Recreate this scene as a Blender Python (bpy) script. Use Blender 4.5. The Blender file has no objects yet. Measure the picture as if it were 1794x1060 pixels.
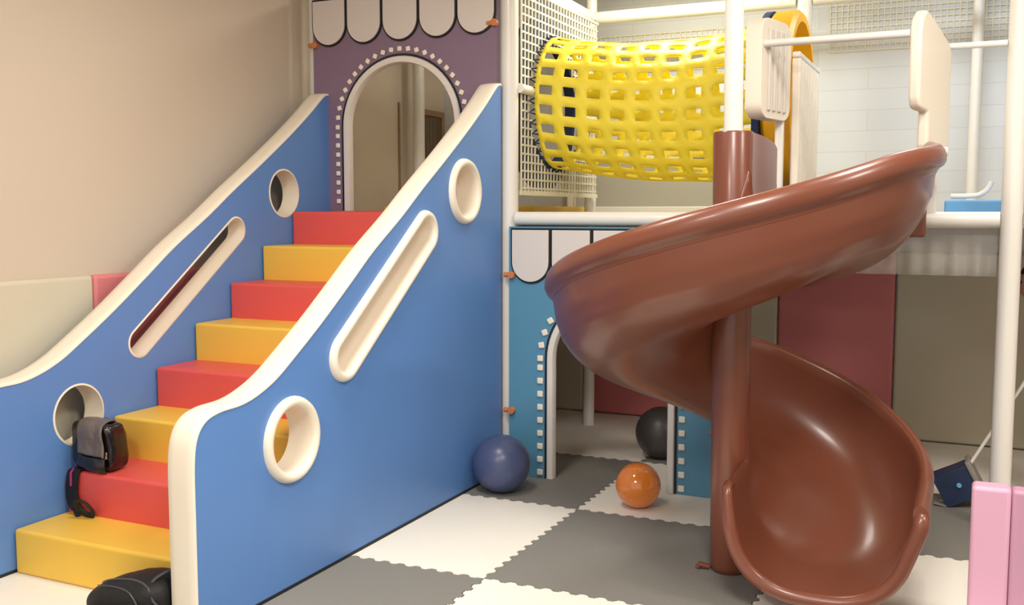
import bpy, bmesh, math, random
from mathutils import Vector, Matrix, noise
from mathutils.geometry import tessellate_polygon
random.seed(4)
PI = math.pi
sc = bpy.context.scene
col = sc.collection

# ------------------------------------------------------------ materials
def lin(c):
    return tuple(((v/255)/12.92 if v/255 <= .04045 else (((v/255)+.055)/1.055)**2.4) for v in c)+(1,)
M = {}
def mat(name, rgb, rough=.5, metal=0, bump=0, bscale=40, var=0, vscale=6, coat=0, trans=0, emit=None, estr=0, sss=0, alpha=1):
    m = bpy.data.materials.new(name); m.use_nodes = True
    nt = m.node_tree; b = nt.nodes['Principled BSDF']
    b.inputs['Base Color'].default_value = lin(rgb)
    b.inputs['Roughness'].default_value = rough
    b.inputs['Metallic'].default_value = metal
    b.inputs['Coat Weight'].default_value = coat
    b.inputs['Coat Roughness'].default_value = .15
    b.inputs['Transmission Weight'].default_value = trans
    b.inputs['Alpha'].default_value = alpha
    if sss:
        b.inputs['Subsurface Weight'].default_value = sss; b.inputs['Subsurface Radius'].default_value = (.08,.03,.01)
    if emit:
        b.inputs['Emission Color'].default_value = lin(emit); b.inputs['Emission Strength'].default_value = estr
    tc = nt.nodes.new('ShaderNodeTexCoord')
    if var:
        n = nt.nodes.new('ShaderNodeTexNoise'); n.inputs['Scale'].default_value = vscale; n.inputs['Detail'].default_value = 4
        nt.links.new(tc.outputs['Object'], n.inputs['Vector'])
        mx = nt.nodes.new('ShaderNodeMix'); mx.data_type = 'RGBA'
        c = lin(rgb)
        mx.inputs[6].default_value = tuple(v*(1-var) for v in c[:3])+(1,)
        mx.inputs[7].default_value = tuple(min(1, v*(1+var)) for v in c[:3])+(1,)
        nt.links.new(n.outputs['Fac'], mx.inputs[0]); nt.links.new(mx.outputs[2], b.inputs['Base Color'])
    if bump:
        n2 = nt.nodes.new('ShaderNodeTexNoise'); n2.inputs['Scale'].default_value = bscale; n2.inputs['Detail'].default_value = 3
        nt.links.new(tc.outputs['Object'], n2.inputs['Vector'])
        bp = nt.nodes.new('ShaderNodeBump'); bp.inputs['Strength'].default_value = bump; bp.inputs['Distance'].default_value = .01
        nt.links.new(n2.outputs['Fac'], bp.inputs['Height']); nt.links.new(bp.outputs['Normal'], b.inputs['Normal'])
    M[name] = m
    return m
mat('wall_paint', (205,190,172), .7, bump=.05, bscale=60, var=.02, vscale=2)
mat('ceiling_paint', (225,220,210), .8)
mat('cream_pad', (204,196,174), .55, bump=.25, bscale=7, var=.04)
mat('pink_pad', (214,124,126), .5, bump=.1, bscale=7, var=.04)
mat('blue_vinyl', (92,136,200), .42, bump=.3, bscale=3.2, var=.03, vscale=3)
mat('white_vinyl', (240,230,212), .38, var=.02)
mat('white_trim', (222,216,208), .4)
mat('red_vinyl', (222,86,80), .42, bump=.1, bscale=9, var=.04)
mat('yellow_vinyl', (236,192,74), .42, bump=.1, bscale=9, var=.04)
mat('purple_board', (130,108,130), .55, bump=.05, bscale=20, var=.04)
mat('teal_board', (86,142,172), .5, bump=.05, bscale=20, var=.04)
mat('white_metal', (232,228,220), .35, coat=.2)
mat('scallop_white', (214,206,200), .5)
mat('black_line', (14,13,14), .5)
mat('dark_strip', (22,25,34), .6)
mat('slide_brown', (116,64,46), .33, coat=.25, bump=.03, bscale=25, var=.06, vscale=3)
mat('tunnel_yellow', (255,240,84), .5)
mat('navy_fabric', (24,42,84), .8, bump=.4, bscale=60)
mat('ring_yellow', (240,176,30), .45)
mat('net_white', (226,220,200), .7)
mat('mat_cream', (242,236,224), .7, bump=.3, bscale=120, var=.02, vscale=3)
mat('mat_grey', (130,127,120), .7, bump=.3, bscale=120, var=.03, vscale=3)
mat('blue_ball', (72,82,118), .32, bump=.02, bscale=20)
mat('dark_ball', (66,62,60), .4)
mat('orange_ball', (240,140,58), .1, coat=.6, trans=0, sss=.3)
mat('orange_clamp', (200,122,72), .4, coat=.3)
mat('platform', (190,180,150), .6)
mat('sky_blue', (96,160,214), .5)
mat('black_leather', (22,19,20), .24, coat=.3, bump=.6, bscale=18)
mat('grey_sheen', (104,92,86), .3, bump=.8, bscale=22)
mat('black_cloth', (16,15,17), .6, bump=.2, bscale=50)
mat('grey_piping', (70,72,78), .35)
mat('magenta', (160,40,100), .5)
mat('silver', (200,200,200), .2, metal=1)
mat('pink_vinyl', (220,168,194), .45, bump=.05, bscale=6)
mat('mauve_vinyl', (196,146,172), .5)
mat('wood', (150,120,92), .5, var=.2, vscale=20)
mat('frame_fill', (110,92,72), .6, var=.25, vscale=30)
mat('grey_panel', (176,172,160), .5)
mat('skin', (200,150,125), .5)
mat('hair', (14,11,11), .5, bump=.5, bscale=60)
mat('red_cloth', (150,50,50), .8)
mat('denim', (52,60,84), .8)
mat('shoe', (40,40,44), .6)
mat('navy_plastic', (34,50,82), .4, var=.15, vscale=14)
mat('grey_plastic', (140,134,128), .5)
mat('lamp_glow', (255,244,226), .5, emit=(255,240,220), estr=3)
m = mat('clear_plastic', (225,222,214), .25, alpha=.25, bump=.4, bscale=14)
# yellow sheet lets some light through
m = M['tunnel_yellow']; nt = m.node_tree; b = nt.nodes['Principled BSDF']
tr = nt.nodes.new('ShaderNodeBsdfTranslucent'); tr.inputs['Color'].default_value = lin((255,242,96))
mxs = nt.nodes.new('ShaderNodeMixShader'); mxs.inputs[0].default_value = .38
nt.links.new(b.outputs[0], mxs.inputs[1]); nt.links.new(tr.outputs[0], mxs.inputs[2])
nt.links.new(mxs.outputs[0], nt.nodes['Material Output'].inputs['Surface'])
# panelled white wall: faint joint lines
m = mat('panel_wall', (222,222,218), .5); nt = m.node_tree; b = nt.nodes['Principled BSDF']
tc = nt.nodes.new('ShaderNodeTexCoord'); mp = nt.nodes.new('ShaderNodeMapping'); mp.inputs['Rotation'].default_value = (PI/2, 0, 0)
br = nt.nodes.new('ShaderNodeTexBrick'); br.inputs['Scale'].default_value = 1
br.inputs['Color1'].default_value = lin((216,219,222)); br.inputs['Color2'].default_value = lin((209,212,215)); br.inputs['Mortar'].default_value = lin((202,201,198))
br.inputs['Mortar Size'].default_value = .0025; br.inputs['Brick Width'].default_value = .62; br.inputs['Row Height'].default_value = .13
nt.links.new(tc.outputs['Object'], mp.inputs[0]); nt.links.new(mp.outputs[0], br.inputs[0]); nt.links.new(br.outputs[0], b.inputs['Base Color'])

# ------------------------------------------------------------ mesh builder
ORG = {}
class MB:
    def __init__(s): s.v = []; s.f = []
    def add(s, vs, fs):
        o = len(s.v); s.v += [tuple(v) for v in vs]; s.f += [tuple(i+o for i in f) for f in fs]
    def box(s, lo, hi, rot=None, piv=None):
        x0,y0,z0 = lo; x1,y1,z1 = hi
        vs = [Vector(p) for p in ((x0,y0,z0),(x1,y0,z0),(x1,y1,z0),(x0,y1,z0),(x0,y0,z1),(x1,y0,z1),(x1,y1,z1),(x0,y1,z1))]
        if rot is not None:
            c = Vector(piv) if piv else (vs[0]+vs[6])/2
            vs = [c+rot@(v-c) for v in vs]
        s.add(vs, [(3,2,1,0),(4,5,6,7),(0,1,5,4),(1,2,6,5),(2,3,7,6),(3,0,4,7)])
        return s
    def tube(s, pts, r, n=16, closed=False, flat=None):
        pts = [Vector(p) for p in pts]; k = len(pts)
        rs = r if isinstance(r, (list, tuple)) else [r]*k
        up = None; rings = []
        for i in range(k):
            a = pts[i-1] if (i > 0 or closed) else pts[i]; b2 = pts[(i+1) % k] if (i < k-1 or closed) else pts[i]
            t = (b2-a).normalized()
            if up is None:
                up = Vector((0,0,1)) if abs(t.z) < .9 else Vector((1,0,0))
            up = (up - t*up.dot(t)).normalized(); sd = t.cross(up)
            fl = flat if flat else (1, 1)
            rings.append([pts[i]+up*math.cos(2*PI*j/n)*rs[i]*fl[0]+sd*math.sin(2*PI*j/n)*rs[i]*fl[1] for j in range(n)])
        s.loft(rings, closed_ring=True, closed_path=closed, cap=not closed)
        return s
    def loft(s, rings, closed_ring=True, closed_path=False, cap=False):
        n = len(rings[0]); vs = [v for r in rings for v in r]; fs = []
        R = len(rings)
        for i in range(R if closed_path else R-1):
            for j in range(n if closed_ring else n-1):
                a = i*n+j; b2 = i*n+(j+1) % n; c = ((i+1) % R)*n+(j+1) % n; d = ((i+1) % R)*n+j
                fs.append((a, b2, c, d))
        if cap:
            fs.append(tuple(range(n-1, -1, -1))); fs.append(tuple((R-1)*n+j for j in range(n)))
        s.add(vs, fs); return s
    def prism(s, outer, holes, fn, t0, t1):
        # outer/holes: 2-D loops; fn(u,v,t)->3-D
        loops = [outer]+list(holes)
        tris = tessellate_polygon([[Vector((p[0], p[1], 0)) for p in l] for l in loops])
        flat = [p for l in loops for p in l]; n = len(flat)
        vs = [fn(p[0], p[1], t0) for p in flat]+[fn(p[0], p[1], t1) for p in flat]
        fs = [tuple(t) for t in tris]+[tuple(i+n for i in reversed(t)) for t in tris]
        o = 0
        for l in loops:
            k = len(l)
            for i in range(k):
                a = o+i; b2 = o+(i+1) % k
                fs.append((a, b2, b2+n, a+n))
            o += k
        s.add(vs, fs); return s
    def ball(s, c, r, seg=48, rings=24, fn=None):
        c = Vector(c); rr = r if isinstance(r, (tuple, list)) else (r, r, r)
        vs = [c+Vector((0,0,rr[2]))]
        for i in range(1, rings):
            t = PI*i/rings
            for j in range(seg):
                p = 2*PI*j/seg
                vs.append(c+Vector((rr[0]*math.sin(t)*math.cos(p), rr[1]*math.sin(t)*math.sin(p), rr[2]*math.cos(t))))
        vs.append(c-Vector((0,0,rr[2])))
        if fn: vs = [fn(v) for v in vs]
        fs = [(0, 1+j, 1+(j+1) % seg) for j in range(seg)]
        for i in range(rings-2):
            for j in range(seg):
                a = 1+i*seg+j; b2 = 1+i*seg+(j+1) % seg
                fs.append((a, a+seg, b2+seg, b2))
        L = len(vs)-1; o = 1+(rings-2)*seg
        fs += [(L, o+(j+1) % seg, o+j) for j in range(seg)]
        s.add(vs, fs); return s
    def build(s, name, m, parent=None, bevel=0, seg=3, smooth=True, ang=35, org=None, mods=None, sub=0):
        o3 = ORG.get(parent.name, Vector((0,0,0))) if parent else Vector(org or (0,0,0))
        me = bpy.data.meshes.new(name)
        me.from_pydata([tuple(Vector(v)-o3) for v in s.v], [], s.f)
        bm = bmesh.new(); bm.from_mesh(me)
        bmesh.ops.remove_doubles(bm, verts=bm.verts, dist=1e-5)
        bmesh.ops.recalc_face_normals(bm, faces=bm.faces)
        bm.to_mesh(me); bm.free()
        o = bpy.data.objects.new(name, me); col.objects.link(o)
        me.materials.append(M[m] if isinstance(m, str) else m)
        if parent: o.parent = parent
        else: o.location = o3
        ORG[o.name] = o3
        if sub:
            md = o.modifiers.new('sub', 'SUBSURF'); md.levels = md.render_levels = sub
        if bevel:
            md = o.modifiers.new('bevel', 'BEVEL'); md.width = bevel; md.segments = seg; md.limit_method = 'ANGLE'; md.angle_limit = math.radians(40)
        if smooth:
            me.shade_smooth()
            if ang < 180: me.set_sharp_from_angle(angle=math.radians(ang)) if not bevel else me.set_sharp_from_angle(angle=math.radians(60))
        return o
def tag(o, label=None, cat=None, group=None, kind=None):
    if label: o['label'] = label
    if cat: o['category'] = cat
    if group: o['group'] = group
    if kind: o['kind'] = kind
    return o
def thing(name, loc, label, cat, group=None):
    o = bpy.data.objects.new(name, None); col.objects.link(o); o.location = loc; o.empty_display_size = .1
    ORG[o.name] = Vector(loc)
    return tag(o, label, cat, group)
def struct(name, mb, m, **k):
    o = mb.build(name, m, **k); o['kind'] = 'structure'; return o
def circ(c, r, n=48, a0=0):
    return [(c[0]+r*math.cos(a0+2*PI*i/n), c[1]+r*math.sin(a0+2*PI*i/n)) for i in range(n)]
def stadium(a, b, r, n=16):
    d = Vector((b[0]-a[0], b[1]-a[1])).normalized(); t = math.atan2(d.y, d.x); out = []
    for i in range(n+1): out.append((b[0]+r*math.cos(t-PI/2+PI*i/n), b[1]+r*math.sin(t-PI/2+PI*i/n)))
    for i in range(n+1): out.append((a[0]+r*math.cos(t+PI/2+PI*i/n), a[1]+r*math.sin(t+PI/2+PI*i/n)))
    return out
def smoothpts(P, n=8):
    P = [Vector(p) for p in P]; out = []
    for i in range(len(P)-1):
        a = P[max(i-1,0)]; b = P[i]; c = P[i+1]; d = P[min(i+2, len(P)-1)]
        for k in range(n):
            t = k/n
            out.append(.5*((2*b)+(c-a)*t+(2*a-5*b+4*c-d)*t*t+(3*b-3*c+d-a)*t**3))
    out.append(P[-1]); return out

# ------------------------------------------------------------ the room
WALLX, BACKY, CEIL = -.25, 4.05, 3.05
struct('floor', MB().box((-1, -5, -.06), (6.5, 4.3, -.018)), 'mat_grey', smooth=False)
struct('ceiling', MB().box((-1, -5, CEIL), (6.5, 4.3, CEIL+.1)), 'ceiling_paint', smooth=False)
struct('wall_left', MB().box((WALLX-.1, -5, -.06), (WALLX, 4.3, CEIL)), 'wall_paint', smooth=False)
struct('wall_back', MB().box((WALLX, BACKY, -.06), (6.5, BACKY+.1, CEIL)), 'panel_wall', smooth=False)
struct('wall_right', MB().box((6.5, -5, -.06), (6.6, 4.3, CEIL)), 'wall_paint', smooth=False)

# wall pads: left wall and back wall
def pad(p0, p1, m, label, grp):
    o = MB().box(p0, p1).build('wall_pad', m, bevel=.018, seg=4, org=((p0[0]+p1[0])/2, (p0[1]+p1[1])/2, p0[2]))
    tag(o, label, 'wall pad', grp)
PT = 1.15
g = 'padded panels lining the walls'
pad((WALLX, -1.3, 0), (WALLX+.045, .636, PT), 'cream_pad', 'cream padded wall panel beside the lower stairs, at the left edge', g)
pad((WALLX, .64, 0), (WALLX+.045, 1.55, PT), 'pink_pad', 'pink padded wall panel behind the slot of the left blue stair side', g)
pad((WALLX, 1.555, 0), (WALLX+.045, 2.2, PT), 'cream_pad', 'cream padded wall panel behind the top hole of the left stair side', g)
BP = BACKY-.045
pad((.05, BP, 0), (.90, BACKY, PT), 'cream_pad', 'pale wall panel behind the grey pole, left side of the teal doorway', g)
pad((.905, BP, 0), (1.95, BACKY, PT), 'pink_pad', 'dusky red wall panel seen through the teal doorway behind the dark ball', g)
pad((1.955, BP, 0), (2.27, BACKY, PT), 'cream_pad', 'narrow pale wall panel just right of the brown slide column', g)
pad((2.275, BP, 0), (2.995, BACKY, 1.19), 'pink_pad', 'tall dusky red wall panel behind the gap between the slide turns', g)
pad((3.0, BP, 0), (4.3, BACKY, 1.19), 'cream_pad', 'olive beige wall panel between the slide and the right white post', g)

# ------------------------------------------------------------ foam mats
TX, TY, S = 1.7308, .7301, 1.0173
def jig(p, q, flip, n=26, amp=.0085):
    # puzzle edge from p to q, straight near the corners
    p = Vector(p); q = Vector(q); d = (q-p); L = d.length; d /= L; nrm = Vector((-d.y, d.x))
    out = [p.copy()]; w = (L-.06)/n
    for i in range(n):
        s0 = .03+i*w; sg = 1 if i % 2 == 0 else -1
        for a, b in ((.16, 0), (.06, .55), (.16, 1), (.5, 1.12), (.84, 1), (.94, .55), (.84, 0)):
            out.append(p+d*(s0+a*w)+nrm*(sg*amp*b*1.0))
    return out
def edge(kind, i, j):
    if kind == 'h': return jig((TX+i*S, TY+j*S), (TX+(i+1)*S, TY+j*S), 0)
    return jig((TX+i*S, TY+j*S), (TX+i*S, TY+(j+1)*S), 0)
def mat_tile(i, j, label):
    ytop = None
    bot = edge('h', i, j); right = edge('v', i+1, j); left = edge('v', i, j)
    if j == 2:
        ytop = BP-.002
        top = [Vector((TX+i*S, ytop)), Vector((TX+(i+1)*S, ytop))]
    else: top = edge('h', i, j+1)
    g = .0024
    c = Vector((TX+(i+.5)*S, TY+(j+.5)*S))
    sh = lambda L, dx, dy: [Vector((v.x+dx, v.y+dy)) for v in L]
    loop = sh(bot, 0, g)[:]
    loop[0] = Vector((TX+i*S+g, TY+j*S+g))
    r2 = sh(right, -g, 0); r2[0] = Vector((TX+(i+1)*S-g, TY+j*S+g))
    t2 = list(reversed(sh(top, 0, -g))); t2[-1] = Vector((TX+i*S+g, top[0].y-g))
    t2[0] = Vector((TX+(i+1)*S-g, top[-1].y-g))
    l2 = list(reversed(sh(left, g, 0)))[0:-1]
    if j == 2:
        pass
    loop = loop+r2+t2+l2
    m = 'mat_grey' if (i+j) % 2 == 0 else 'mat_cream'
    mb = MB().prism([(v.x, v.y) for v in loop], [], lambda u, v, t: (u, v, t), -.0175, 0)
    o = mb.build('foam_mat', m, smooth=False, org=(c.x, c.y, -.0175))
    tag(o, label, 'foam mat', 'interlocking foam floor mats')
LBL = {(-2,-1):'cream foam mat in front of the yellow bottom step', (-1,-1):'grey foam mat beside the foot of the blue stair side, bottom edge',
 (0,-1):'cream foam mat at the bottom edge, in front of the big grey mat', (1,-1):'grey foam mat right in front of the slide exit',
 (-1,0):'cream foam mat along the right blue stair side, in front of the blue ball', (0,0):'large grey foam mat in the middle, under the brown column foot',
 (1,0):'cream foam mat under the slide exit', (2,0):'grey foam mat under the pink barrier',
 (-1,1):'grey foam mat under the blue ball, reaching through the teal doorway', (0,1):'cream foam mat under the orange ball',
 (1,1):'dark grey foam mat under the navy dustpan', (2,1):'cream foam mat at the foot of the right white post',
 (-1,2):'cream foam mat behind the teal doorway, reaching the red wall panel', (0,2):'grey foam mat behind the teal doorway under the dark ball',
 (1,2):'cream foam mat behind the slide, before the olive wall panel', (2,2):'grey foam mat behind the right white post'}
for (i, j), l in LBL.items(): mat_tile(i, j, l)

# ------------------------------------------------------------ staircase
RZ, TR = .18, .2615
st = thing('play_staircase', (.5, 1, 0), 'soft play staircase of red and yellow steps between two blue side panels', 'staircase')
for k in range(8):
    y0 = k*TR; y1 = 2.205 if k == 7 else (k+1)*TR+.012
    z1 = (k+1)*RZ
    mb = MB()
    # block with softly crowned top and front
    nx, ny = 12, 6; x0, x1 = .004, .996
    rings = []
    for a in range(nx+1):
        u = a/nx; x = x0+(x1-x0)*u; cr = .006*math.sin(PI*u)
        rings.append([Vector((x, y0-cr*.8, 0 if k == 0 else k*RZ-.03)), Vector((x, y0-cr*1.2, z1-RZ/2)), Vector((x, y0-cr*.8, z1-.001)), Vector((x, (y0+y1)/2, z1+cr)), Vector((x, y1, z1)), Vector((x, y1, 0 if k == 0 else k*RZ-.03))])
    mb.loft(rings, cap=True)
    o = mb.build('step', 'yellow_vinyl' if k % 2 == 0 else 'red_vinyl', st, bevel=.012, seg=4)
    o['label'] = 'yellow step' if k % 2 == 0 else 'red step'
    if k == 0: continue
mb = MB().box((.01, .6, 0), (.99, 2.2, .36)); mb.box((.01, 1.2, .36), (.99, 2.2, .9))
mb.build('step_support', 'red_vinyl', st, smooth=False)

PR = [(-.19,0),(-.19,.2),(-.19,.42),(-.188,.60),(-.17,.69),(-.125,.742),(-.05,.764),(.065,.770),(.16,.792),(.257,.832),(.36,.893),(.55,1.015),(.75,1.155),(.93,1.283),(1.16,1.425),(1.35,1.553),(1.58,1.70),(1.82,1.86),(2.0,1.99),(2.12,2.085),(2.165,2.115),(2.205,2.122)]
TOP = smoothpts([(a, b, 0) for a, b in PR], 5)
TOP = [(p.x, p.y) for p in TOP]
H1 = ((.345,.577), .13); H3 = ((1.775,1.54), .128); SL = ((.70,.845), (1.375,1.345), .066)
def side_panel(x0, x1, outx, ring):
    body = [(2.205,.012)]+[(-.18,.012)]
    off = []
    for i, p in enumerate(TOP):
        a = TOP[max(i-1,0)]; b = TOP[min(i+1,len(TOP)-1)]
        d = Vector((b[0]-a[0], b[1]-a[1])).normalized(); off.append((p[0]+d.y*.010, p[1]-d.x*.010))
    off = [q for q in off if q[1] > .02 and q[0] < 2.2]
    outer = [(2.205,.012),(-.18,.012)]+off+[(2.205,2.110)]
    holes = [circ(H1[0],H1[1],40), stadium(SL[0],SL[1],SL[2]), circ(H3[0],H3[1],40)]
    mb = MB().prism(outer, holes, lambda u, v, t: (t, u, v), x0+.002, x1-.002)
    pn = mb.build('side_panel', 'blue_vinyl', st, smooth=False)
    # white padded edge, rounded across its width
    c = (x0+x1)/2; hw = (x1-x0)/2+.001
    sec = [(-hw, -.012), (-hw, -.004), (-hw*.93, .000), (-hw*.5, .002), (0, .003), (hw*.5, .002), (hw*.93, .0), (hw, -.004), (hw, -.012)]
    rings = []
    for i, p in enumerate(TOP):
        a = TOP[max(i-1,0)]; b = TOP[min(i+1,len(TOP)-1)]
        d = Vector((b[0]-a[0], b[1]-a[1])).normalized(); n = Vector((-d.y, d.x))
        rings.append([Vector((c+s[0], p[0]+n.x*s[1], p[1]+n.y*s[1])) for s in sec])
    MB().loft(rings, cap=True).build('edge_trim', 'white_vinyl', pn, ang=60)
    MB().box((x0-.001, -.186, 0), (x1+.001, 2.205, .0125)).build('base_strip', 'dark_strip', pn, smooth=False)
    def rimmesh(fn):
        # lining through the panel; on the outside it rolls out into a raised ring
        sgn = 1 if outx > c else -1; xi = x0 if sgn > 0 else x1
        prof = [(-.004, xi-sgn*.001), (-.004, outx-sgn*.02)]
        if ring: prof += [(-.004, outx), (-.002, outx+sgn*.012), (.006, outx+sgn*.022), (.018, outx+sgn*.024), (.029, outx+sgn*.018), (.035, outx+sgn*.006), (.036, outx-sgn*.004)]
        else: prof += [(-.004, outx+sgn*.001), (.002, outx+sgn*.002)]
        prof += [(.004, outx-sgn*.006), (.004, xi+sgn*.001)]
        if not ring: prof = prof
        rings = [[Vector((x, q[0], q[1])) for q in fn(o)] for o, x in prof]
        return MB().loft(rings, closed_path=True)
    rimmesh(lambda o: circ(H1[0], H1[1]+o, 40)).build('hole_rim', 'white_vinyl', pn, ang=50)
    rimmesh(lambda o: stadium(SL[0], SL[1], SL[2]+o)).build('slot_rim', 'white_vinyl', pn, ang=50)
    rimmesh(lambda o: circ(H3[0], H3[1]+o, 40)).build('hole_rim', 'white_vinyl', pn, ang=50)
    return pn
side_panel(1.0, 1.108, 1.108, True)
side_panel(-.108, 0.0, -.108, False)

# ------------------------------------------------------------ posts and beams
def post(x, y, r, z0, z1, label, dx=0):
    th = MB().tube([(x, y, z0), (x+dx*.5, y, (z0+z1)/2), (x+dx, y, z1)], r, 24)
    o = th.build('support_post', 'white_metal', org=(x, y, z0)); tag(o, label, 'post', 'white padded posts of the play frame')
def beam(p, q, r, label, n=20):
    o = MB().tube([p, q], r, n).build('cross_beam', 'white_metal', org=p); tag(o, label, 'beam', 'white padded beams of the play frame')
post(-.135, 2.285, .046, 0, 3.04, 'white post at the left edge of the purple arch board')
post(1.118, 2.285, .05, 0, 3.04, 'white post between the purple arch board and the netted opening')
post(3.580, 2.25, .045, 0, 3.04, 'thick white post at the far right behind the pink barrier')
post(1.10, 3.60, .038, 0, 3.04, 'slim white post behind the yellow tunnel, seen again through the teal doorway')
post(-.12, 3.45, .04, 1.43, 3.04, 'beige post seen through the purple arch')
post(3.41, 3.90, .032, 1.43, 3.04, 'thin white post on the back wall right of the slide entry')
post(2.46, 3.60, .045, 1.43, 3.04, 'white post behind the slatted railing at the slide entry')
post(2.02, 3.9, .04, 0, 1.36, 'pale post on the floor behind the slide, right of the brown column')
beam((1.172, 2.265, 1.402), (3.534, 2.265, 1.402), .037, 'long white beam along the platform front edge under the yellow tunnel')
beam((3.627, 2.265, 1.402), (4.6, 2.265, 1.402), .037, 'short white beam running right of the thick right post')
beam((1.14, 3.6, 2.70), (2.41, 3.6, 2.70), .04, 'high white beam behind the yellow tunnel')
beam((1.13, 2.34, 2.70), (1.105, 3.555, 2.70), .04, 'high white beam over the rope net running to the back')
beam((1.172, 2.30, 2.105), (1.172, 2.46, 2.105), .026, 'short white rail stub left of the yellow tunnel')
beam((3.27, 2.25, 2.172), (3.534, 2.25, 2.172), .014, 'thin white rail from the slide guard to the right post')
beam((2.51, 3.6, 2.70), (4.6, 3.6, 2.70), .035, 'high white beam above the slide entry at the back')

# ------------------------------------------------------------ platform
struct('floor_platform', MB().box((WALLX+.002, 2.345, 1.385), (4.6, BACKY, 1.425)), 'platform', smooth=False)
def mat_up(lo, hi, m, label):
    o = MB().box(lo, hi).build('platform_mat', m, bevel=.01, org=lo); tag(o, label, 'platform mat')
mat_up((-.08, 2.9, 1.425), (1.0, 3.38, 1.475), 'yellow_vinyl', 'yellow mat on the platform floor inside the purple arch')
mat_up((.3, 3.42, 1.425), (.98, 3.98, 1.475), 'yellow_vinyl', 'yellow mat on the platform behind the rope net, left of the tunnel')
mat_up((3.3, 2.40, 1.425), (4.6, 3.4, 1.492), 'sky_blue', 'light blue mat along the platform edge right of the slide')

# ------------------------------------------------------------ arch boards
def arch_board(x0, x1, z0, z1, cx, hw, zs, name, m, label, n_sc, sc0, scw, zb, zt, studs, clamps, sq=.0135):
    BY = 2.20
    t = thing(name, ((x0+x1)/2, BY+.02, z0), label, 'arch board')
    arc = [(cx-hw*math.cos(PI*i/32), zs+hw*math.sin(PI*i/32)) for i in range(33)]
    outl = [(x0, z0), (cx-hw, z0)]+arc+[(cx+hw, z0), (x1, z0), (x1, z1), (x0, z1)]
    MB().prism(outl, [], lambda u, v, s: (u, s, v), BY, BY+.035).build('board', m, t, smooth=False)
    # white arch trim
    def path(o): return [(cx-hw-o, z0), (cx-hw-o, (z0+zs)/2)]+[(cx-(hw+o)*math.cos(PI*i/32), zs+(hw+o)*math.sin(PI*i/32)) for i in range(33)]+[(cx+hw+o, (z0+zs)/2), (cx+hw+o, z0)]
    prof = [(-.038, BY+.036), (-.038, BY-.006), (-.034, BY-.012), (-.006, BY-.012), (-.001, BY-.006), (-.001, BY+.036)]
    rings = []
    P = [path(o) for o, y in prof]
    for i in range(len(P[0])):
        rings.append([Vector((P[k][i][0], prof[k][1], P[k][i][1])) for k in range(len(prof))])
    MB().loft(rings, cap=True).build('arch_trim', 'white_trim', t, ang=40)
    # dark line hugging the trim
    prof = [(0.0, BY+.0), (0.0, BY-.004), (.012, BY-.004), (.012, BY)]
    P = [path(o) for o, y in prof]
    rings = [[Vector((P[k][i][0], prof[k][1], P[k][i][1])) for k in range(4)] for i in range(len(P[0]))]
    MB().loft(rings, cap=True).build('trim_outline', 'dark_strip', t, smooth=False)
    # little white studs
    o = .038; R = hw+o; zz = zs-.05; pts = []
    while zz > z0+.03: pts.append((cx-R, zz, 0)); zz -= studs
    na = int(PI*R/studs)
    for i in range(na+1):
        a = PI*i/na; pts.append((cx-R*math.cos(a), zs+R*math.sin(a), PI/2-a))
    zz = zs-.05
    while zz > z0+.03: pts.append((cx+R, zz, 0)); zz -= studs
    for (px, pz, a) in pts:
        q = sq
        mb = MB().box((px-q, BY-.011, pz-q), (px+q, BY-.0003, pz+q), rot=Matrix.Rotation(a, 3, 'Y'))
        mb.build('stud', 'white_vinyl', t, bevel=.006, seg=3)
    # scalloped awning
    for i in range(n_sc):
        c = sc0+(i+.5)*scw; r = scw/2
        def lobe(ins, rr):
            w = r-ins; zc = zb+r
            return [(c+w, zt-rr)]+[(c+w, zc)]+[(c+w*math.cos(-PI*k/20), zc+w*math.sin(-PI*k/20)*(1.0)) for k in range(21)]+[(c-w, zt-rr)]
        MB().prism(lobe(.0005, 0), [], lambda u, v, s: (u, s, v), BY-.008, BY-.0002).build('scallop_outline', 'black_line', t, smooth=False)
        MB().prism(lobe(.0105, .010), [], lambda u, v, s: (u, s, v), BY-.017, BY-.0078).build('scallop', 'scallop_white', t, bevel=.003, seg=2, smooth=False)
    for (px, pz) in clamps:
        mb = MB().tube([(px-.03, BY-.008, pz), (px+.012, BY-.008, pz)], .014, 12)
        mb.tube([(px+.018, BY-.03, pz), (px+.018, BY+.0, pz)], .019, 12)
        c = mb.build('clamp', 'orange_clamp', t, bevel=.002)
        c['label'] = 'orange pipe clamp'
    return t
arch_board(-.10, 1.083, 1.445, 2.66, .485, .382, 1.925, 'purple_arch_board', 'purple_board', 'purple doorway board with white arch trim at the top of the stairs',
           5, -.10, .2366, 2.385, 2.655, .0535, [(-.095, 2.40), (1.06, 2.44)])
arch_board(1.156, 2.42, .002, 1.36, 1.733, .353, .655, 'teal_arch_board', 'teal_board', 'teal doorway board with white arch trim standing on the floor behind the slide',
           5, 1.17, .232, 1.055, 1.352, .0715, [(1.16, 1.10), (1.16, .36), (2.30, .34)], .0165)

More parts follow.
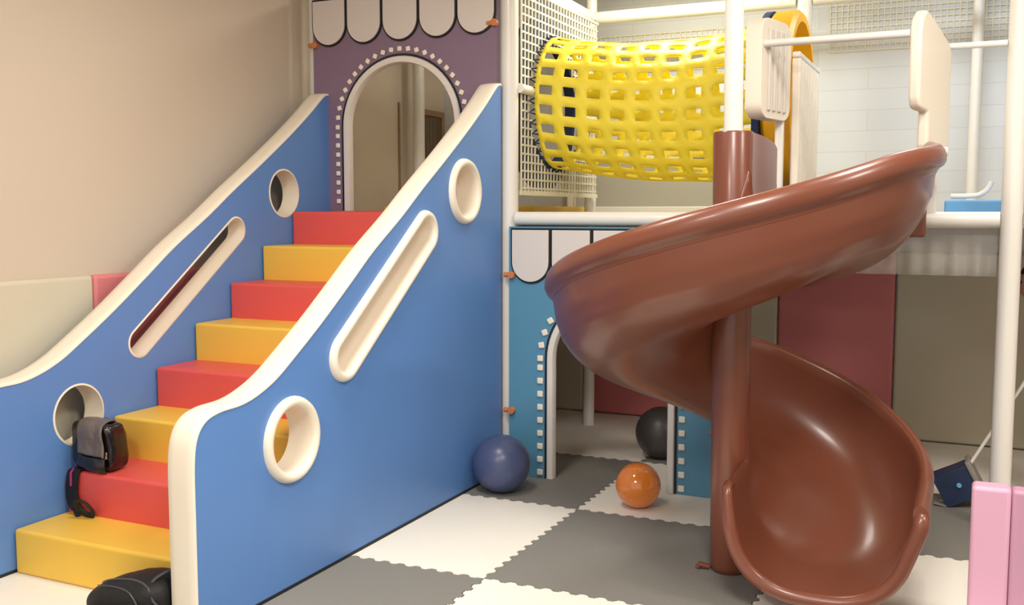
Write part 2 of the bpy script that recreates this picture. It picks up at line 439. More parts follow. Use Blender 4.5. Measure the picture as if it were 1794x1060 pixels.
# ------------------------------------------------------------ rope net with round cutout and tunnel
TC = (2.82, 2.03); TRD = .37
nt_ = thing('rope_net', (1.16, 2.9, 1.45), 'white rope net standing between the post and the left end of the yellow tunnel', 'net')
mb = MB(); XN = 1.16
def inside(y, z, r): return (y-TC[0])**2+(z-TC[1])**2 < r*r
step = .047
y = 2.35
while y < 3.56:
    z = 1.55
    seg0 = None
    while z <= 2.66:
        ok = not inside(y, z, .36)
        if ok and seg0 is None: seg0 = z
        if (not ok or z+.0235 > 2.66) and seg0 is not None:
            if z-seg0 > .02: mb.box((XN-.004, y-.0048, seg0), (XN+.004, y+.0048, z))
            seg0 = None
        z += .0235
    y += step
z = 1.57
while z < 2.66:
    if abs(z-2.105) < .03: z += step; continue
    y = 2.35; seg0 = None
    while y <= 3.56:
        ok = not inside(y, z, .36)
        if ok and seg0 is None: seg0 = y
        if (not ok or y+.0235 > 3.56) and seg0 is not None:
            if y-seg0 > .02: mb.box((XN-.0045, seg0, z-.0048), (XN+.0045, y, z+.0048))
            seg0 = None
        y += .0235
    z += step
mb.build('mesh_ropes', 'net_white', nt_, smooth=False)
for z0, z1 in ((1.53, 1.555), (2.645, 2.66)): MB().box((XN-.006, 2.335, z0), (XN+.006, 3.56, z1)).build('border_webbing', 'net_white', nt_, smooth=False)

tn = thing('crawl_tunnel', (1.85, 2.82, 1.64), 'yellow crawl tunnel of perforated sheet hanging sideways above the platform', 'crawl tunnel')
XA, XB = 1.19, 2.44
def tc_(u):      # u 0..1 along, returns centre z, radius
    return 2.065-.055*math.sin(PI*u*.9)-.03*u+.05*max(0,u-.75), .372+.033*u-.012*math.sin(PI*u)
na, nr = 9, 22
us = []
for i in range(na):
    w = 1/na
    us += [i*w, i*w+.22*w, i*w+.5*w, i*w+.78*w]
us.append(1)
vs_, fs_ = [], []
nv = nr*4
fr = [0, .26, .5, .74]
for u in us:
    cz, r = tc_(u)
    for j in range(nv):
        a = 2*PI*((j//4)+fr[j % 4])/nr
        # gentle pleats between the ropes that carry it
        rr = r*(1+.012*math.cos(u*PI*8)*math.cos(a*3)+.01*math.sin(a*5+u*9))
        vs_.append((XA+(XB-XA)*u, TC[0]+rr*math.cos(a), cz+rr*math.sin(a)*1.02))
for i in range(len(us)-1):
    for j in range(nv):
        hole = (i % 4 in (1, 2)) and (j % 4 in (1, 2))
        if hole: continue
        fs_.append((i*nv+j, i*nv+(j+1) % nv, (i+1)*nv+(j+1) % nv, (i+1)*nv+j))
mb = MB(); mb.add(vs_, fs_)
sh = mb.build('tunnel_sheet', 'tunnel_yellow', tn, ang=180)
md = sh.modifiers.new('thick', 'SOLIDIFY'); md.thickness = .005
# navy collar and lacing at the left end, seen through the net
rings = []
for i in range(48):
    a = 2*PI*i/48
    f = lambda r, x: Vector((x, TC[0]+r*math.cos(a), 2.065+r*math.sin(a)))
    rings.append([f(.345, 1.15), f(.345, 1.09), f(.42, 1.06), f(.50, 1.07), f(.50, 1.10), f(.42, 1.12), f(.37, 1.15)])
MB().loft(rings, closed_path=True).build('end_collar', 'navy_fabric', tn)
mb = MB()
for i in range(40):
    a = 2*PI*i/40; b2 = 2*PI*(i+.5)/40
    p = lambda r, t, x: (x, TC[0]+r*math.cos(t), 2.065+r*math.sin(t))
    mb.tube([p(.372, a, 1.195), p(.392, (a+b2)/2, 1.170), p(.372, b2, 1.195)], .005, 6)
mb.build('lacing', 'navy_fabric', tn)
rings = []
for i in range(48):
    a = 2*PI*i/48
    f = lambda r, x: Vector((x, TC[0]+r*math.cos(a), 2.03+r*math.sin(a)))
    rings.append([f(.40, 2.44), f(.44, 2.44), f(.46, 2.46), f(.46, 2.56), f(.44, 2.58), f(.40, 2.58)])
MB().loft(rings, closed_path=True).build('end_ring', 'ring_yellow', tn)
# navy portal board around the right end
hole = circ((TC[0], 2.03), .385, 48)
outer = [(2.36,1.43),(3.28,1.43),(3.28,2.2)]+[(2.82+.46*math.cos(PI*i/24), 2.03+.462*math.sin(PI*i/24)) for i in range(1, 24)]+[(2.36,2.2)]
MB().prism(outer, [hole], lambda u, v, t: (t, u, v), 2.405, 2.438).build('portal_board', 'navy_fabric', tn, smooth=False)

# pieces on the back wall
def netstrip(x0, x1, z0, z1, y, label):
    mb = MB(); x = x0; s = .036
    while x <= x1: mb.box((x-.004, y-.003, z0), (x+.004, y+.003, z1)); x += s
    z = z0
    while z <= z1+.001: mb.box((x0, y-.0035, z-.004), (x1, y+.0035, z+.004)); z += s
    o = mb.build('safety_net', 'net_white', smooth=False, org=((x0+x1)/2, y, z0)); tag(o, label, 'net')
netstrip(.75, 2.4, 2.40, 2.66, BACKY-.005, 'beige safety net strip high behind the yellow tunnel')
netstrip(2.55, 4.3, 2.45, 2.95, BACKY-.005, 'pale safety net strip high on the back wall above the slide entry')
fr_ = thing('framed_panel', (1.5, 3.98, 1.43), 'grey panel in a white frame low on the wall under the yellow tunnel', 'wall panel')
MB().box((.80, 4.0, 1.43), (1.93, 4.04, 1.80)).build('panel', 'grey_panel', fr_, smooth=False)
mb = MB().box((.78, 3.985, 1.43), (.84, 4.045, 1.86)); mb.box((1.90, 3.985, 1.43), (1.96, 4.045, 1.86)); mb.box((.84, 3.985, 1.80), (1.90, 4.045, 1.86)); mb.box((.84, 3.985, 1.43), (1.90, 4.045, 1.475))
mb.build('frame', 'white_metal', fr_, bevel=.006)
# wooden framed hatch on the left wall seen through the arch
wf = thing('wooden_hatch', (WALLX+.02, 3.8, 1.43), 'brown wooden hatch with slats seen through the purple arch', 'hatch')
mb = MB().box((WALLX, 3.66, 1.43), (WALLX+.03, 3.70, 2.18)); mb.box((WALLX, 3.97, 1.43), (WALLX+.03, 4.01, 2.18)); mb.box((WALLX, 3.70, 2.14), (WALLX+.03, 3.97, 2.18))
mb.build('hatch_frame', 'wood', wf, bevel=.003)
mb = MB()
for i in range(5): mb.box((WALLX, 3.702+i*.0535, 1.43), (WALLX+.012, 3.702+i*.0535+.049, 2.138))
mb.build('hatch_boards', 'frame_fill', wf, smooth=False)
# a dark joint cover strip on the left wall
o = MB().box((WALLX, 3.38, 1.43), (WALLX+.012, 3.395, 2.20)).build('joint_strip', 'wood', smooth=False, org=(WALLX,3.38,1.43)); tag(o, 'thin dark upright strip on the wall, left of the beige post in the arch', 'strip')

# clear plastic skirt hanging under the platform edge
mb = MB(); rings = []
for i in range(61):
    x = 2.72+i*(3.53-2.72)/60
    w = .006*math.sin(i*.9)
    rings.append([Vector((x, 2.33+w*k*.5, 1.375-k*.0575)) for k in range(5)])
mb.loft(rings, closed_ring=False)
o = mb.build('plastic_skirt', 'clear_plastic', org=(3.1,2.33,1.15)); md = o.modifiers.new('t','SOLIDIFY'); md.thickness = .002
tag(o, 'crinkled clear plastic skirt hanging from the white beam right of the slide', 'plastic sheet')

# ------------------------------------------------------------ spiral slide
CX, CY = 2.585, 1.23
sl = thing('spiral_slide', (CX, CY, 0), 'large glossy brown spiral slide winding around a brown column', 'slide')
# path: (inner xy, outer xy, rim z outer, rim z inner)
def helix(a, R, r): 
    t = math.radians(a); return (CX+r*math.cos(t), CY+r*math.sin(t)), (CX+R*math.cos(t), CY+R*math.sin(t))
ZK = [(0,1.665),(-30,1.625),(-60,1.52),(-90,1.42),(-120,1.315),(-150,1.205),(-180,1.10),(-210,1.01),(-240,.92),(-270,.83),(-300,.70),(-330,.565),(-360,.455)]
def zr(a):
    for (a0, z0), (a1, z1) in zip(ZK, ZK[1:]):
        if a <= a0 and a >= a1: return z0+(z1-z0)*(a0-a)/(a0-a1)
    return ZK[-1][1]
secs = []
for i in range(9):
    t = i/9; s = t*t*(3-2*t)
    yy = 2.18+(CY-2.18)*t
    secs.append(((2.70-.055*s, yy), (3.262+.073*t-.0*s, yy), 1.735-.07*t, 1.42+.02*s))
for a in range(0, -361, -4):
    pi_, po_ = helix(a, .75, .085)
    z = zr(a); z = (zr(min(0,a+6))+z+zr(max(-360,a-6)))/3
    zi = z if a < -40 else z-.225*(1+a/40)
    secs.append((helix(a, .75, .060)[0], po_, z, zi))
for i in range(1, 9):
    t = i/8
    secs.append(((CX+.060+.005*t, CY-.385*t), (CX+.75+.0*t, CY-.385*t), .455-.015*t, .455-.015*t))
# cross-section across 0..1 with depth
def profile(dep):
    pts = []
    n = 56
    for k in range(n+1):
        t = PI*k/n
        # super-ellipse U
        c = math.cos(t); s = math.sin(t)
        u = .5-.5*math.copysign(abs(c)**.78, c); v = -abs(s)**.72
        pts.append((u, v*dep))
    return pts
def sec_ring(sec, dep):
    (ix, iy), (ox, oy), zo, zi = sec
    d = Vector((ox-ix, oy-iy, 0)); W = d.length; d.normalize()
    lip = .046; L = []
    inner = profile(dep-.0)
    wi = W-.02-lip
    ring = []
    for (u, v) in inner:                                   # trough surface
        x = .012+u*wi; zz = zi+(zo-zi)*u+v
        ring.append((x, zz))
    zo_ = zo
    # rolled outer lip
    xo = .012+wi
    lipc = [(xo+.008, zo+.012), (xo+.020, zo+.018), (xo+.033, zo+.014), (xo+.045, zo+.0), (xo+.052, zo-.02), (xo+.052, zo-.042), (xo+.044, zo-.058), (xo+.030, zo-.068), (xo+.022, zo-.078)]
    ring += lipc
    # outside of the shell, back to the start
    for (u, v) in reversed(profile(dep)):
        uu = u; x = .012+uu*wi; zz = zi+(zo-zi)*uu+v
        # outward normal offset
        nx = (uu-.5)*2; k = .02
        off = Vector((nx*abs(nx), v/dep if dep else -1)); 
        if off.length > 0: off.normalize()
        x2 = x+off.x*k; z2 = zz+off.y*k
        if uu > .97: z2 = min(z2, zo-.088) 
        rib = 0
        if uu > .8:
            for zc in (-.155, -.225): rib += .0045*math.exp(-((zz-zo-zc)/.009)**2)
        ring.append((x2+rib, z2))
    ring += [(-.010, zi-.02), (-.010, zi+.006), (.0, zi+.014)]
    out = []
    for (x, z) in ring:
        out.append(Vector((ix+d.x*x, iy+d.y*x, z)))
    return out
rings = []
for i, sec in enumerate(secs):
    dep = .36
    n = len(secs)
    if i < 12: dep = .30+.06*i/12
    if i > n-20: dep = .36
    rings.append(sec_ring(sec, dep))
ch = MB().loft(rings, cap=True).build('chute', 'slide_brown', sl, ang=70)
# thick rolled lip round the exit mouth
endr = rings[-1]
npf = 57
lippath = [v+Vector((0,-.004,-.004)) for v in endr[:npf:3]]
e = []
(_, _), (ox_, oy_), zo_, _ = secs[-1]
lippath = [lippath[0]+Vector((-.008,.09,.0)), lippath[0]+Vector((-.010,.02,.006))]+lippath[1:-2]+[Vector((ox_-.034, oy_-.004, zo_-.075)), Vector((ox_-.028, oy_+.004, zo_-.035)), Vector((ox_-.028, oy_+.04, zo_-.027)), Vector((ox_-.028, oy_+.10, zo_-.027))]
lp = smoothpts(lippath, 3)
nl = len(lp)
MB().tube(lp, [.027*min(1, .45+.55*i/8) for i in range(nl)], 14).build('exit_lip', 'slide_brown', sl, ang=180)
# column, slightly tapered at the foot, with collar
tilt = -.010
cp = [(CX+tilt*z, CY, z) for z in (0.0, .004, .03, .9, 1.74, 1.747)]
MB().tube(cp, [.060, .070, .077, .075, .077, .074], 32).build('column', 'slide_brown', sl, ang=60)
pp = [(CX+tilt*z, CY, z) for z in (1.7, 3.045)]
cpole = MB().tube(pp, .036, 24).build('centre_pole', 'white_metal', sl); cpole['label'] = 'white centre pole above the brown column'
# inner guard fin rising beside the column
rings = []
for y_, z1, xa, xb in [(1.20,1.744,2.50,2.65),(1.26,1.744,2.505,2.648),(1.30,1.743,2.53,2.650),(1.36,1.740,2.575,2.658),(1.43,1.734,2.615,2.665),(1.50,1.727,2.635,2.670),(1.57,1.718,2.640,2.673),(1.60,1.712,2.642,2.672)]:
    z0 = 1.22; e_ = .10*max(0, (1.50-y_)/.3)
    rings.append([Vector((xa-.0,y_,z0)), Vector((xb+.06,y_,z0)), Vector((xb+.03,y_,z0+.10)), Vector((xb+.008,y_,z0+.22)), Vector((xb,y_,z0+.34)), Vector((xb,y_,z1-.012)), Vector((xb-.006,y_,z1)), Vector((xa+.006,y_,z1)), Vector((xa,y_,z1-.012))])
MB().loft(rings, cap=True).build('inner_guard', 'slide_brown', sl, ang=50)
# entry flange, bolts and foot bracket
mb = MB().box((2.95, 2.12, 1.325), (3.235, 2.185, 1.50)); mb.build('entry_flange', 'slide_brown', sl, bevel=.012)
mb = MB().tube([(3.262, 2.10, 1.70), (3.315, 2.10, 1.70)], .02, 14); mb.build('end_bolt', 'white_metal', sl, bevel=.004)
mb = MB().tube([(CX-.075, CY-.03, .012), (CX-.11, CY-.04, .02), (CX-.118, CY-.04, .006)], .012, 8); mb.build('foot_bracket', 'slide_brown', sl)

# ------------------------------------------------------------ slide entry guard
gd = thing('slide_entry_guard', (2.85, 2.1, 1.43), 'white guard with two rounded side panels and a crossbar over the slide entry', 'guard')
def rrect(y0, y1, z0, z1, r, n=6):
    out = []
    for (cy_, cz_, a0) in ((y1-r, z1-r, 0), (y0+r, z1-r, 90), (y0+r, z0+r, 180), (y1-r, z0+r, 270)):
        for k in range(n+1):
            a = math.radians(a0+90*k/n); out.append((cy_+r*math.cos(a), cz_+r*math.sin(a)))
    return out
lo_ = rrect(1.93, 2.24, 1.865, 2.315, .07)
MB().prism(lo_, [], lambda u, v, t: (t+(u-1.93)*.25, u, v), 2.462, 2.535).build('side_panel', 'white_vinyl', gd, bevel=.018, seg=4)
for k in range(4):
    y0 = 1.99+k*.055
    MB().box((2.535+(y0-1.93)*.25, y0, 1.90), (2.549+(y0-1.93)*.25, y0+.034, 2.27)).build('rib', 'white_trim', gd, bevel=.005)
ro = [(0,1.93),(.0,2.2),(.015,2.26),(.05,2.295),(.09,2.285),(.17,2.25),(.30,2.18),(.325,2.14),(.325,1.72),(.31,1.70),(.12,1.70),(.10,1.72),(.10,1.87),(.03,1.875),(.01,1.895)]
def rfn(u, v, t):
    return (3.150+u*.36+t*.95, 1.95+u*.93-t*.3, v)
MB().prism(ro, [], rfn, 0, .05).build('side_panel', 'white_vinyl', gd, bevel=.014, seg=4)
MB().box((3.226,2.24,1.425),(3.27,2.27,1.71)).build('panel_leg', 'white_metal', gd, bevel=.008)
MB().tube([(2.535, 1.96, 2.195), (3.152, 1.96, 2.195)], .017, 14).build('crossbar', 'white_metal', gd)
MB().box((2.55,2.20,1.425),(2.59,2.24,1.90)).build('panel_leg', 'white_metal', gd, bevel=.008)
rl = thing('slatted_railing', (2.62, 2.55, 1.425), 'white railing of upright slats beside the slide entry', 'railing')
MB().box((2.612, 2.27, 2.17), (2.652, 2.93, 2.20)).build('top_rail', 'white_metal', rl, bevel=.01)
MB().box((2.612, 2.27, 1.427), (2.652, 2.93, 1.455)).build('bottom_rail', 'white_metal', rl, bevel=.008)
for k in range(7):
    y0 = 2.275+k*.095
    MB().box((2.612, y0, 1.455), (2.652, y0+.062, 2.17)).build('slat', 'white_vinyl', rl, bevel=.009)
o = MB().tube(smoothpts([(3.32, 2.7, 1.515), (3.38, 2.7, 1.515), (3.44, 2.7, 1.52), (3.48, 2.7, 1.545), (3.50, 2.7, 1.585)], 5), .012, 10).build('grab_handle', 'white_metal', org=(3.32,2.7,1.50))
tag(o, 'small white curved handle above the blue platform mat', 'handle')

# ------------------------------------------------------------ balls
def ball(name, c, r, m, label):
    t = thing(name, (c[0], c[1], 0), label, 'ball', None)
    MB().ball(c, r, 64, 32).build('ball_shell', m, t, ang=180)
    MB().tube([(c[0]-.3*r, c[1]-.3*r, c[2]+r*.905), (c[0]-.31*r, c[1]-.31*r, c[2]+r*.925)], .007, 10).build('valve', m, t)
ball('exercise_ball', (1.268, 1.865, .149), .1485, 'blue_ball', 'dark blue ball on the floor in the corner by the blue stair side')
ball('exercise_ball', (1.815, 2.90, .152), .152, 'dark_ball', 'dark grey ball behind the teal doorway')
ball('toy_ball', (1.990, 1.90, .11), .110, 'orange_ball', 'shiny orange ball on the cream mat before the teal doorway')

# ------------------------------------------------------------ black bag on the second step
bg = thing('shoulder_bag', (.15, .36, .36), 'crumpled black shiny bag sitting on the lowest red step', 'bag')
C0 = Vector((.133, .330, .468))
def crumple(v, amp=.014, f=13):
    n = noise.noise_vector(v*f)+.5*noise.noise_vector(v*f*2.3)
    return v+n*amp
def sbox(c, h, p=.38, seg=64, rings=36, amp=.012, f=13):
    def fn(v):
        d = v-c; q = Vector((d.x/h[0], d.y/h[1], d.z/h[2]))
        q = Vector([math.copysign(abs(k)**p, k) for k in q])
        m = max(abs(q.x), abs(q.y), abs(q.z)); 
        r = Vector((c.x+q.x*h[0]/1.12, c.y+q.y*h[1]/1.12, c.z+q.z*h[2]/1.12))
        return crumple(r, amp, f)
    return MB().ball(c, h, seg, rings, fn)
def bagshape():
    mb = sbox(C0, (.135, .066, .112), .32, amp=.010)
    vs = []
    for v in mb.v:
        v = Vector(v); t = (v.z-.36)/.21
        x = v.x-.022*t if v.x > .13 else v.x
        vs.append((max(x, .012), max(v.y, .2645), max(v.z, .3665)))
    mb.v = vs; return mb
bagshape().build('bag_body', 'black_leather', bg, ang=180)
# flap over the front: grey sheen
rings = []
pth = smoothpts([(0,.365,.571),(0,.32,.577),(0,.275,.568),(0,.257,.53),(0,.255,.485),(0,.246,.445)], 4)
for k, p in enumerate(pth):
    t = k/(len(pth)-1); row = []
    for i in range(15):
        u = i/14; x = .062+.022*t+u*(.130+.022*t)
        q = noise.noise_vector(Vector((x*24, t*3, 1.7)))*.007
        row.append(Vector((x+q.x*.6, p.y-abs(q.y)*1.2+.003*math.cos(u*9), p.z+q.z*.6-.010*u*t)))
    rings.append(row)
f = MB().loft(rings, closed_ring=False).build('flap', 'grey_sheen', bg, ang=180); md = f.modifiers.new('t', 'SOLIDIFY'); md.thickness = .006; f['label'] = 'grey shiny flap'
rings = []
for i in range(15):
    u = i/14; row = []
    for k in range(8):
        a = PI*k/7
        row.append(crumple(Vector((.075+.155*u, .266-.026*math.sin(a)*math.sin(PI*(.08+.84*u)), .408+.034*math.cos(a)-.012*u)), .006, 25))
    rings.append(row)
f = MB().loft(rings, closed_ring=False).build('front_pocket', 'black_leather', bg, ang=180); md = f.modifiers.new('t', 'SOLIDIFY'); md.thickness = .005
def ribbon(pts, w, th, wd=Vector((1,0,0))):
    P = smoothpts(pts, 6); rings = []
    for i, p in enumerate(P):
        t = (P[min(i+1,len(P)-1)]-P[max(i-1,0)]).normalized(); s = (wd-t*wd.dot(t)).normalized(); n = t.cross(s)
        rings.append([p-s*w/2-n*th/2, p+s*w/2-n*th/2, p+s*w/2+n*th/2, p-s*w/2+n*th/2])
    return MB().loft(rings, cap=True)
ribbon([(.075,.30,.372),(.072,.262,.368),(.068,.246,.340),(.062,.244,.27),(.085,.238,.215),(.120,.226,.192)], .046, .004).build('strap', 'black_cloth', bg, ang=50)
ribbon([(.045,.285,.366),(.040,.254,.362),(.036,.246,.33),(.028,.246,.27),(.040,.243,.225),(.07,.236,.21)], .026, .004).build('strap', 'black_cloth', bg, ang=50)
lp2 = [(.135+.045*math.cos(a)*.9+.01*math.sin(a), .195+.035*math.cos(a)-.03*math.sin(a), .193+.012*math.sin(a)+.02) for a in [2*PI*i/24 for i in range(24)]]
lp2 = [(.152+.036*math.cos(a)-.010*math.sin(a), .225-.014*math.sin(a)-.006, .2235+.033*math.sin(a)) for a in [2*PI*i/24 for i in range(24)]]
MB().tube(lp2, .0145, 10, closed=True, flat=(.45,1)).build('strap_loop', 'black_cloth', bg)
c = MB().tube([(.05,.262,.370),(.052,.243,.355),(.052,.241,.30)], .005, 8).build('cord', 'magenta', bg); c['label'] = 'magenta cord'
c = MB().box((.225,.262,.425),(.235,.270,.455)); c = c.build('zip_pull', 'silver', bg, bevel=.003); c['label'] = 'silver zip pull'

# ------------------------------------------------------------ black backpack in front of the stairs
bp = thing('backpack', (.80, -.14, 0), 'black backpack lying on the floor at the foot of the stairs', 'backpack')
C1 = Vector((.80, -.145, .10))
def bfn(v):
    d = v-C1
    q = Vector([math.copysign(abs(k)**.8, k) for k in (d.x/.19, d.y/.12, d.z/.1)])
    x = C1.x+q.x*.19; y_ = C1.y+q.y*.12; z_ = .10+q.z*.1
    z_ *= .62+.50*(x-.61)/.38
    return crumple(Vector((min(x, .994), min(y_, -.012), max(z_, .0005))), .004, 12)
MB().ball(C1, (.19,.12,.1), 64, 32, bfn).build('bag_body', 'black_cloth', bp, ang=180)
def on_top(x, y_):
    # height of the bag over (x, y)
    dx = max(-1, min(1, (x-C1.x)/.19)); dy = max(-1, min(1, (y_-C1.y)/.12))
    h = max(0, 1-abs(dx)**2.5-abs(dy)**2.5)**.4
    return (.10+h*.1)*(.62+.50*(x-.61)/.38)
p1 = [(x, -.145-.085*math.sqrt(max(0, (x-.64)/.34)), 0) for x in [.64+.34*i/14 for i in range(15)]]
MB().tube([(x, y_, on_top(x, y_)+.001) for x, y_, _ in p1], .0045, 8).build('piping', 'grey_piping', bp)
p2 = [(x, -.175-.075*((x-.66)/.30)**.5, 0) for x in [.66+.30*i/14 for i in range(15)]]
MB().tube([(x, y_-.012, on_top(x, y_-.012)+.001) for x, y_, _ in p2], .003, 8).build('piping', 'grey_piping', bp)
mb = MB().tube(smoothpts([(.985,-.10,.215),(.955,-.15,.205),(.93,-.19,.185),(.93,-.215,.16)],4), .006, 8)
mb.build('zip_cord', 'grey_piping', bp)

# ------------------------------------------------------------ pink barrier
pb = thing('padded_barrier', (3.7, 1.02, 0), 'low pink padded barrier at the lower right corner', 'barrier')
BY0 = .92
mb = MB().box((3.457, BY0, 0), (3.577, BY0+.09, .525)); mb.build('end_pad', 'pink_vinyl', pb, bevel=.014, seg=4)
o = MB().box((3.578, BY0+.006, 0), (4.4, BY0+.084, .522)).build('long_pad', 'mauve_vinyl', pb, bevel=.012, seg=4); o['label'] = 'mauve pink pad'

# ------------------------------------------------------------ long-handled dustpan
dp = thing('dustpan', (3.42, 2.6, 0), 'navy long-handled dustpan standing on the grey mat right of the slide', 'dustpan')
R1 = Matrix.Rotation(math.radians(-28), 3, 'Y'); pv = (3.41, 2.6, .10)
mb = MB()
for lo, hi in (((3.32,2.53,.03),(3.50,2.535,.19)), ((3.32,2.665,.03),(3.50,2.67,.19)), ((3.32,2.535,.03),(3.325,2.665,.19)), ((3.325,2.535,.185),(3.50,2.665,.19)), ((3.325,2.535,.03),(3.50,2.665,.035))):
    mb.box(lo, hi, rot=R1, piv=pv)
mb.build('pan', 'navy_plastic', dp, bevel=.002)
mb = MB().box((3.488,2.52,.035),(3.512,2.68,.205), rot=R1, piv=pv); mb.build('rear_plate', 'grey_plastic', dp, bevel=.006)
mb = MB().box((3.30,2.53,.004),(3.36,2.67,.012), rot=Matrix.Rotation(math.radians(8),3,'Y')); mb.build('lip', 'grey_plastic', dp, bevel=.002)
mb = MB().tube([(3.43,2.6,.16),(3.834,2.6,.93)], .008, 10); mb.build('handle', 'white_metal', dp)
mb = MB().tube([(3.33,2.60,.006),(3.50,2.60,.045)], .014, 10); mb.build('hinge_bar', 'grey_plastic', dp)
mb = MB().tube([(3.41,2.5285,.115),(3.412,2.524,.117)], .012, 14); mb.build('badge', 'sky_blue', dp)

# ------------------------------------------------------------ person at the right edge, leaning to the handle
def skin_obj(name, chains, m, parent, sub=2, mods=True):
    me = bpy.data.meshes.new(name); vs, es, rad = [], [], []
    key = {}
    for ch_ in chains:
        prev = None
        for (p, r) in ch_:
            k = tuple(round(c, 4) for c in p)
            if k not in key: key[k] = len(vs); vs.append(Vector(p)-ORG[parent.name]); rad.append(r)
            i = key[k]
            if prev is not None and prev != i: es.append((prev, i))
            prev = i
    me.from_pydata([tuple(v) for v in vs], es, [])
    o = bpy.data.objects.new(name, me); col.objects.link(o); o.parent = parent; ORG[o.name] = ORG[parent.name]
    me.materials.append(M[m])
    md = o.modifiers.new('skin', 'SKIN'); md.use_smooth_shade = True
    for i, sv in enumerate(me.skin_vertices[0].data):
        r = rad[i]; sv.radius = (r, r) if not isinstance(r, tuple) else r
        sv.use_root = (i == 0)
    md = o.modifiers.new('sub', 'SUBSURF'); md.levels = md.render_levels = sub
    return o
PX, PY = 4.06, 2.95
pe = thing('person', (PX, PY, 0), 'person in a dark red top leaning over behind the right white post', 'person')
hip = (PX+.02, PY, .74); chest = (PX-.06, PY-.04, 1.02); neck = (PX-.125, PY-.06, 1.13); nk2 = (PX-.175, PY-.075, 1.18)
sL = (PX-.10, PY-.15, 1.08); sR = (PX-.08, PY+.08, 1.08)
eL = (PX-.17, PY-.26, .90); wL = (3.915, 2.66, .90)
eR = (PX-.02, PY+.16, .88); wR = (PX-.06, PY+.06, .72)
body = [
 [(hip,.07),((PX-.02,PY-.02,.88),.07),(chest,.072),(neck,.05),(nk2,.04)],
 [(chest,.072),(sL,.045),(eL,.036),(wL,.026)], [(chest,.072),(sR,.045),(eR,.036),(wR,.026)],
 [(hip,.07),((PX+.02,PY-.075,.68),.075),((PX,PY-.08,.40),.05),((PX+.03,PY-.08,.09),.034)],
 [(hip,.07),((PX+.03,PY+.075,.68),.075),((PX+.02,PY+.08,.40),.05),((PX+.05,PY+.08,.09),.034)]]
skin_obj('body', body, 'skin', pe)
sh1 = [[((hip[0],hip[1],.66),.128),((hip[0],hip[1],.74),.126),((PX-.02,PY-.02,.88),.118),(chest,.126),((neck[0]+.005,neck[1],1.12),.066)],
       [(chest,.118),(sL,.062),((eL[0]+.03,eL[1]+.04,.95),.048)], [(chest,.118),(sR,.062),((eR[0]-.02,eR[1]-.03,.94),.048)]]
skin_obj('shirt', sh1, 'red_cloth', pe)
tr1 = [[((hip[0],hip[1],.86),.100),((hip[0],hip[1],.75),.115),((PX+.02,PY-.075,.66),.088),((PX,PY-.08,.40),.062),((PX+.028,PY-.08,.13),.05)],
       [((hip[0],hip[1],.75),.115),((PX+.03,PY+.075,.66),.088),((PX+.02,PY+.08,.40),.062),((PX+.048,PY+.08,.13),.05)]]
skin_obj('trousers', tr1, 'denim', pe)
for dy in (-.08, .08):
    MB().ball((PX-.01, PY+dy, .04), (.105, .042, .0395), 24, 14).build('shoe', 'shoe', pe)
hc = Vector((PX-.215, PY-.085, 1.262))
def headfn(v):
    d = v-hc
    k = 1-.22*max(0, -d.z/.115)          # narrower jaw
    x = d.x; 
    p = Vector((d.x*k, d.y*k, d.z))
    if d.x < -.05: p.x -= .014*math.exp(-((d.y)/.012)**2-((d.z+.01)/.022)**2)   # nose
    if d.x < -.04: p.x -= .006*math.exp(-((d.y)/.022)**2-((d.z+.055)/.010)**2)  # mouth
    if d.x < -.04: p.x += .006*(math.exp(-((abs(d.y)-.03)/.013)**2-((d.z-.012)/.012)**2))
    return hc+p
MB().ball(hc, (.088, .074, .112), 48, 32, headfn).build('head', 'skin', pe)
for s_ in (-1, 1):
    MB().ball((hc.x-.075, hc.y+s_*.029, hc.z+.012), (.008,.011,.008), 16, 10).build('eye', 'hair', pe)
    MB().ball((hc.x+.005, hc.y+s_*.074, hc.z-.003), (.018,.010,.028), 16, 10).build('ear', 'skin', pe)
def hairfn(v):
    d = v-hc
    if d.x < -.03 and d.z < .055: v = Vector((v.x+.05, v.y*1, v.z+.01))
    return v+noise.noise_vector(v*30)*.004
MB().ball(hc+Vector((.012,0,.018)), (.104, .088, .112), 40, 24, hairfn).build('hair', 'hair', pe)
MB().ball((3.913, 2.658, .905), (.028,.02,.034), 20, 12).build('palm', 'skin', pe)
for k in range(4):
    z = .888+k*.016; r = .008
    skin_obj('finger', [[((3.923,2.648,z),r),((3.901,2.622,z-.002),r),((3.877,2.613,z-.004),r*.95),((3.863,2.628,z-.005),r*.85)]], 'skin', pe, 1)
skin_obj('thumb', [[((3.905,2.656,.915),.009),((3.885,2.650,.928),.0085),((3.868,2.640,.936),.0075)]], 'skin', pe, 1)

pe.scale = (.86, .86, .86); pe.location = (3.898, 2.872, 0)

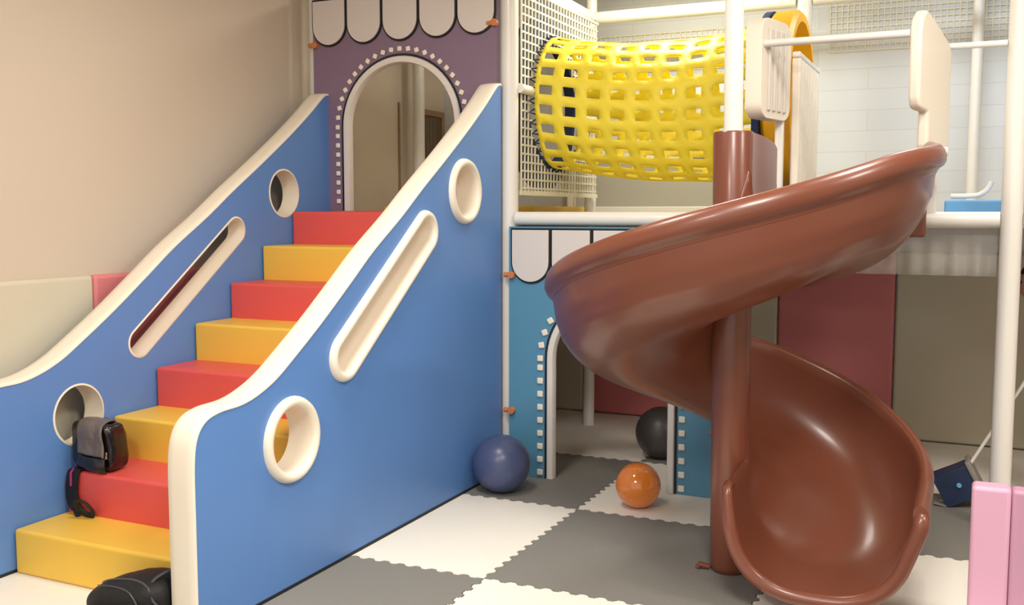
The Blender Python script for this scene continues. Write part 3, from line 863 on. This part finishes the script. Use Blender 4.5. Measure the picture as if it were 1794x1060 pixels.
# ------------------------------------------------------------ ceiling lamps and light
def lamp(x, y, w, h, power, label, color=(1,.945,.87)):
    t = thing('ceiling_light', (x, y, CEIL-.03), label, 'ceiling light', 'square ceiling lamps')
    MB().box((x-w/2-.02, y-h/2-.02, CEIL-.028), (x+w/2+.02, y+h/2+.02, CEIL-.001)).build('housing', 'white_metal', t, smooth=False)
    MB().box((x-w/2, y-h/2, CEIL-.033), (x+w/2, y+h/2, CEIL-.0285)).build('diffuser', 'lamp_glow', t, smooth=False)
    ld = bpy.data.lights.new('lamp', 'AREA'); ld.shape = 'RECTANGLE'; ld.size = w; ld.size_y = h; ld.energy = power; ld.color = color
    lo = bpy.data.objects.new('lamp_light', ld); col.objects.link(lo); lo.location = (x, y, CEIL-.045)
lamp(3.2, -1.3, .7, .7, 62, 'ceiling lamp above the camera side, nearest')
lamp(2.0, -3.0, .7, .7, 62, 'added fill lamp behind the camera, brightening the stair fronts')  # unseen fill lamp, added to brighten the floor, steps and front panel edge
lamp(1.5, .2, .5, .5, 26, 'ceiling lamp above the stairs')
lamp(3.6, .9, .5, .5, 22, 'ceiling lamp above the slide exit')
lamp(3.3, 3.0, .6, .5, 9, 'ceiling lamp above the slide entry platform', (.82,.91,1))
lamp(1.75, 2.95, .5, .4, 20, 'ceiling lamp above the yellow tunnel', (1,.98,.92))
lamp(5.3, .2, .6, .6, 40, 'ceiling lamp far right')
w = bpy.data.worlds.new('World'); sc.world = w; w.use_nodes = True
w.node_tree.nodes['Background'].inputs[0].default_value = (1, .965, .92, 1); w.node_tree.nodes['Background'].inputs[1].default_value = .9

# ------------------------------------------------------------ camera
cam = bpy.data.cameras.new('Camera'); co = bpy.data.objects.new('Camera', cam); col.objects.link(co); sc.camera = co
cam.sensor_fit = 'HORIZONTAL'; cam.sensor_width = 36; cam.lens = 1750/1794*36
co.location = (3.4312, -2.6925, 1.4362)
co.rotation_euler = (PI/2-.0901, 0, .4324)
sc.view_settings.view_transform = 'Standard'; sc.view_settings.look = 'None'; sc.view_settings.gamma = 1
sc.view_settings.exposure = .3; sc.view_settings.use_curve_mapping = False
